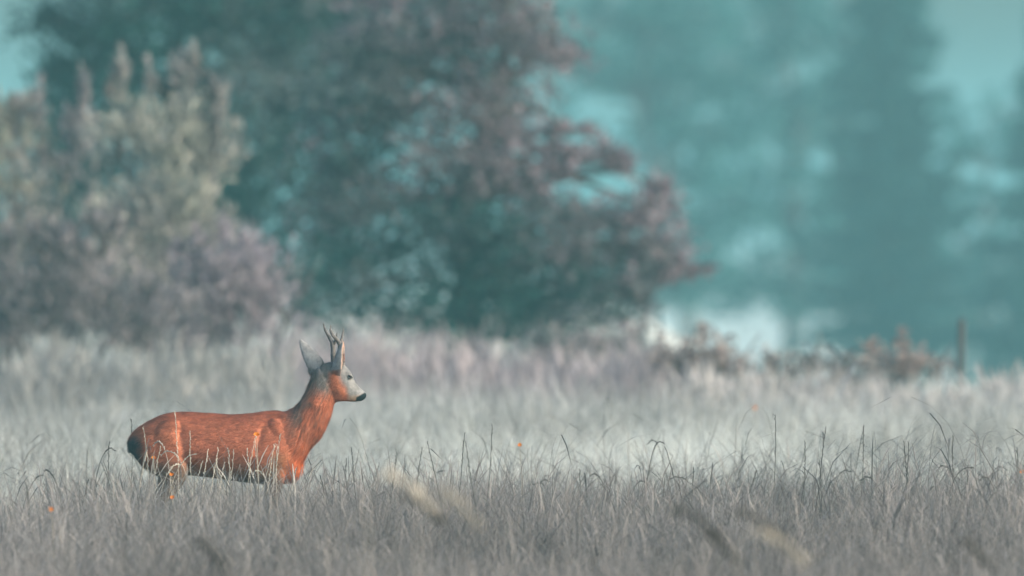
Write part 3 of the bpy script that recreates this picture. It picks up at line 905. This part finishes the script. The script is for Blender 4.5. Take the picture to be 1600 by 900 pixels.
    # eyes with lids
    for sgn in (-1, 1):
        e = MB(); e.add(*ellipsoid(dl(547, 589, sgn * .0425), (.0125, .008, .0085), -.35, 16, 10))
        eye = link('eye', e.mesh('eye', True), M['eye'], root)
        lb = MB()
        t = np.linspace(0, 1, 9)
        for up in (1, -1):
            q = np.array([dl(547 + (k - .5) * 9.5, 589 + (k - .5) * 2.4 - up * math.sin(k * math.pi) * 2.3, sgn * (.0445 + .0065 * math.sin(k * math.pi))) for k in t])
            lb.add(*tube(q, .0012 + .0022 * np.sin(t * np.pi), 7))
        link('eyelid', lb.mesh('eyelid', True), M['lid'], eye)
    return root
make_deer()

# ------------------------------------------------------------------ single stems, flowers and near seed heads
def grass_stem(px, top_py, d, reach_px, seed, label, group, dark=True, head_len=.30, name='grass_stem', wid=1.0, mode='arc', hw=1.0):
    """an arching stem with a seed head; reach_px = sideways reach of its tip"""
    rng = np.random.default_rng(seed)
    s = d / FPX
    x0 = wx(px, d); zb = float(terrain(np.array([x0]), np.array([d]))[0])
    H = wz(top_py, d) - zb
    R = reach_px * s
    t = np.linspace(0, 1, 15)
    k = min(1.0, abs(R) / max(H, .05))
    if mode == 'lean':
        x = R * t ** 1.3; z = H * (t - .06 * t ** 3) / .94
    elif mode == 'droop':                                     # upright stem, seed head hanging over sideways
        x = R * np.clip((t - .55) / .45, 0, 1) ** 1.15
        z = H * np.minimum(np.sin(np.clip(t / .72, 0, 1) * np.pi / 2), 1) - H * .10 * np.clip((t - .72) / .28, 0, 1) ** 1.6
    else:
        x = R * t ** 1.45
        z = np.sin(t * (np.pi / 2 + .2 * k + .25 * rng.random())); z = z / z.max() * H
    y = rng.normal(0, .05) * t ** 2
    P = np.column_stack([x, np.broadcast_to(y, t.shape), z]) + np.column_stack([np.sin(t * 7 + rng.uniform(0, 6)) * .004, np.zeros(15), np.zeros(15)])
    root = thing(name, label, 'grass', (x0, d, zb), group)
    c = np.array((.085, .078, .072) if dark else (.50, .45, .38)) * rng.uniform(.85, 1.2)
    st = MB(); st.add(*tube(P, np.linspace(.0025, .0013, 15) * wid * (1 if dark else .72), 5), c)
    link('stem', st.mesh('stem', True), M['stem'], root)
    hd = MB()
    ts = np.arange(1 - head_len, 1.0, .016)
    for q in ts:
        p = np.array([np.interp(q, t, P[:, a]) for a in range(3)])
        g = np.array([np.interp(min(1, q + .03), t, P[:, a]) - np.interp(q - .03, t, P[:, a]) for a in range(3)])
        g /= np.linalg.norm(g) + 1e-9
        sd = np.array([-g[2], rng.normal(0, .6), g[0]]); sd /= np.linalg.norm(sd)
        sd *= rng.choice([-1, 1])
        ln = rng.uniform(.008, .016) * wid * hw
        a, b = p, p + g * ln + sd * ln * rng.uniform(.1, .5)
        hd.add(*tube(np.array([a, (a + b) / 2, b]), np.array([.0007, .0021, .0006]) * wid * hw, 4), c * rng.uniform(.8, 1.25))
    link('seed_head', hd.mesh('seed_head', True), M['stem'], root)
    return root

LAB = 'thin dark grass stem with arching seed head standing above the meadow'
GRP = 'dark arching grass stems around the deer'
stems = [(715, 676, 18), (1062, 700, -30), (1010, 690, 38), (1040, 688, -40), (1090, 745, -60), (1160, 735, 30), (1210, 648, 2), (1255, 690, 5), (1275, 668, 24), (1345, 666, 8),
         (1330, 665, 30), (1285, 720, -8), (1415, 690, 5), (1420, 690, -9), (1480, 730, 55), (1500, 728, -52), (1540, 730, 50), (1487, 680, 4), (1588, 700, 5), (1560, 745, -40), (1380, 745, -50), (1300, 735, 40), (1440, 760, 40),
         (1180, 760, -45), (1080, 730, 4), (950, 740, -40), (905, 735, 4), (865, 755, -44), (830, 750, 40), (985, 752, 36), (760, 664, 14), (745, 690, -24), (690, 690, -30), (640, 700, 30), (605, 708, 22), (560, 700, -18), (535, 716, 8), (520, 742, -30),
         (575, 725, 26), (665, 735, 44), (150, 700, 40), (95, 735, -36), (40, 742, 40), (170, 690, 2), (180, 725, -28), (205, 655, 1), (120, 750, 24), (1230, 770, 30), (1530, 770, -40), (1060, 770, 40)]
rs = np.random.default_rng(99)
for i, (px, py, reach) in enumerate(stems):
    grass_stem(px - reach * .3, py, 66 + 9 * rs.random(), reach, 200 + i, LAB, GRP, True, mode='arc' if abs(reach) > 33 else 'lean')
LABP = 'pale dry grass stem with seed head in front of the deer flank'
GRPP = 'pale grass stems in front of the deer'
pale = [(279, 645, -5), (237, 668, -16), (300, 676, -3), (380, 682, 24), (405, 688, -8), (268, 690, -34), (313, 705, 12), (322, 702, 22), (365, 702, -12), (352, 705, 16), (412, 695, 22), (432, 697, 2), (418, 680, 26),
        (340, 720, -2), (395, 702, -10), (300, 705, -60), (260, 710, 56), (425, 735, -36), (445, 732, 22), (228, 700, 30), (210, 705, 24), (246, 726, 40), (362, 720, -30), (330, 725, 26), (398, 716, 30), (290, 722, 30)]
for i, (px, py, reach) in enumerate(pale):
    grass_stem(px - reach * .2, py, 68.6 + .75 * rs.random(), reach, 400 + i, LABP, GRPP, False, .34, mode='arc' if abs(reach) > 33 else 'lean')

def flower(px, py, d, size, seed, label):
    rng = np.random.default_rng(seed)
    x0 = wx(px, d); zb = float(terrain(np.array([x0]), np.array([d]))[0]); H = wz(py, d) - zb
    root = thing('orange_flower', label, 'flower', (x0, d, zb), 'small orange flowers in the grass')
    t = np.linspace(0, 1, 8)
    P = np.column_stack([.03 * np.sin(t * 2) * (1 - t), .02 * t * (1 - t), H * t])
    st = MB(); st.add(*tube(P, np.linspace(.0022, .0014, 8), 5), np.array([.36, .32, .25]))
    link('stem', st.mesh('stem', True), M['stem'], root)
    top = P[-1]
    for k in range(6):
        a = k * 1.05 + rng.normal(0, .15)
        dv = np.array([math.cos(a), math.sin(a) * .7 - .3, math.sin(a) * .8 + .15]); dv /= np.linalg.norm(dv)
        sd = np.cross(dv, [.1, -1, .2]); sd /= np.linalg.norm(sd)
        up = np.cross(sd, dv)
        V, L, S = [], [], []
        for u in (0, .35, .7, 1.0):
            w = size * .42 * math.sin(.25 + u * 2.5)
            for v in (-1, 0, 1):
                V.append(top + dv * u * size + sd * v * w + up * (.25 * size * u * u + .1 * size * abs(v)))
        for i in range(3):
            for j in range(2):
                L += [i * 3 + j, i * 3 + j + 1, i * 3 + j + 4, i * 3 + j + 3]; S.append(4)
        me = mesh_np('petal', np.array(V), L, S, None, True)
        link('petal', me, M['petal'], root)
    e = MB(); e.add(*ellipsoid(top, (size * .3, size * .3, size * .25), 0, 8, 6))
    link('flower_centre', e.mesh('flower_centre', True), M['petal'], root)

flower(401, 680, 69.2, .016, 1, 'small orange flower in front of the deer shoulder')
flower(240, 716, 69.0, .012, 2, 'small orange flower in front of the dark rump of the deer')
flower(268, 742, 68.6, .012, 3, 'small orange flower just below the deer thigh')
flower(269, 778, 67.0, .013, 4, 'small orange flower low in the grass under the deer hind legs')
flower(80, 797, 62.5, .013, 5, 'small orange flower low in the grass behind the deer rump, away from its body')
flower(812, 696, 74, .013, 6, 'lone orange flower at the top edge of the dry grass in front of the deer')
flower(1180, 638, 92, .015, 7, 'soft orange flower in the pale field far in front of the deer')
flower(1597, 738, 71, .014, 8, 'orange flower among arching stems farthest in front of the deer')

# blurred seed heads close to the lens side of the meadow
near = [(585, 742, 44.0, 95, False, 1), (620, 776, 47, 80, True, 2), (665, 768, 43, 85, False, 3), (1040, 797, 45, 90, True, 4), (1130, 800, 46, 100, True, 5), (1160, 832, 44, 100, False, 6), (1085, 836, 47, 70, True, 7), (300, 850, 46, 60, True, 8), (1500, 850, 47, 50, True, 9)]
for px, py, dd, reach, dark, sd in near:
    grass_stem(px - 10, py, dd, reach, 600 + sd, 'drooping dark seed head standing out of focus above the near grass' if dark else 'drooping pale seed head standing out of focus above the near grass',
               'blurred dark seed heads' if dark else 'blurred pale seed heads', dark, .34, 'drooping_grass_stem', .9, 'droop', 3.4)

# ------------------------------------------------------------------ haze
def haze():
    m = bpy.data.materials.new('haze_air'); m.use_nodes = True
    N, L = m.node_tree.nodes, m.node_tree.links
    N.clear()
    out = N.new('ShaderNodeOutputMaterial')
    v = N.new('ShaderNodeVolumePrincipled')
    v.inputs['Color'].default_value = HAZE_COLOR
    v.inputs['Density'].default_value = HAZE_DENSITY
    v.inputs['Anisotropy'].default_value = 0.0
    L.new(v.outputs[0], out.inputs['Volume'])
    x, y0, y1, z0, z1 = 2300, -2300, 4300, -7.5, 12.0
    V = np.array([[sx * x, y, z] for z in (z0, z1) for y in (y0, y1) for sx in (-1, 1)], float)
    F = [0, 2, 3, 1, 4, 5, 7, 6, 0, 1, 5, 4, 2, 6, 7, 3, 0, 4, 6, 2, 1, 3, 7, 5]
    o = link('haze', mesh_np('haze', V, F, [4] * 6), m)
    tag(o, 'thin pale blue green morning mist over the whole meadow', 'mist', kind='stuff')
haze()
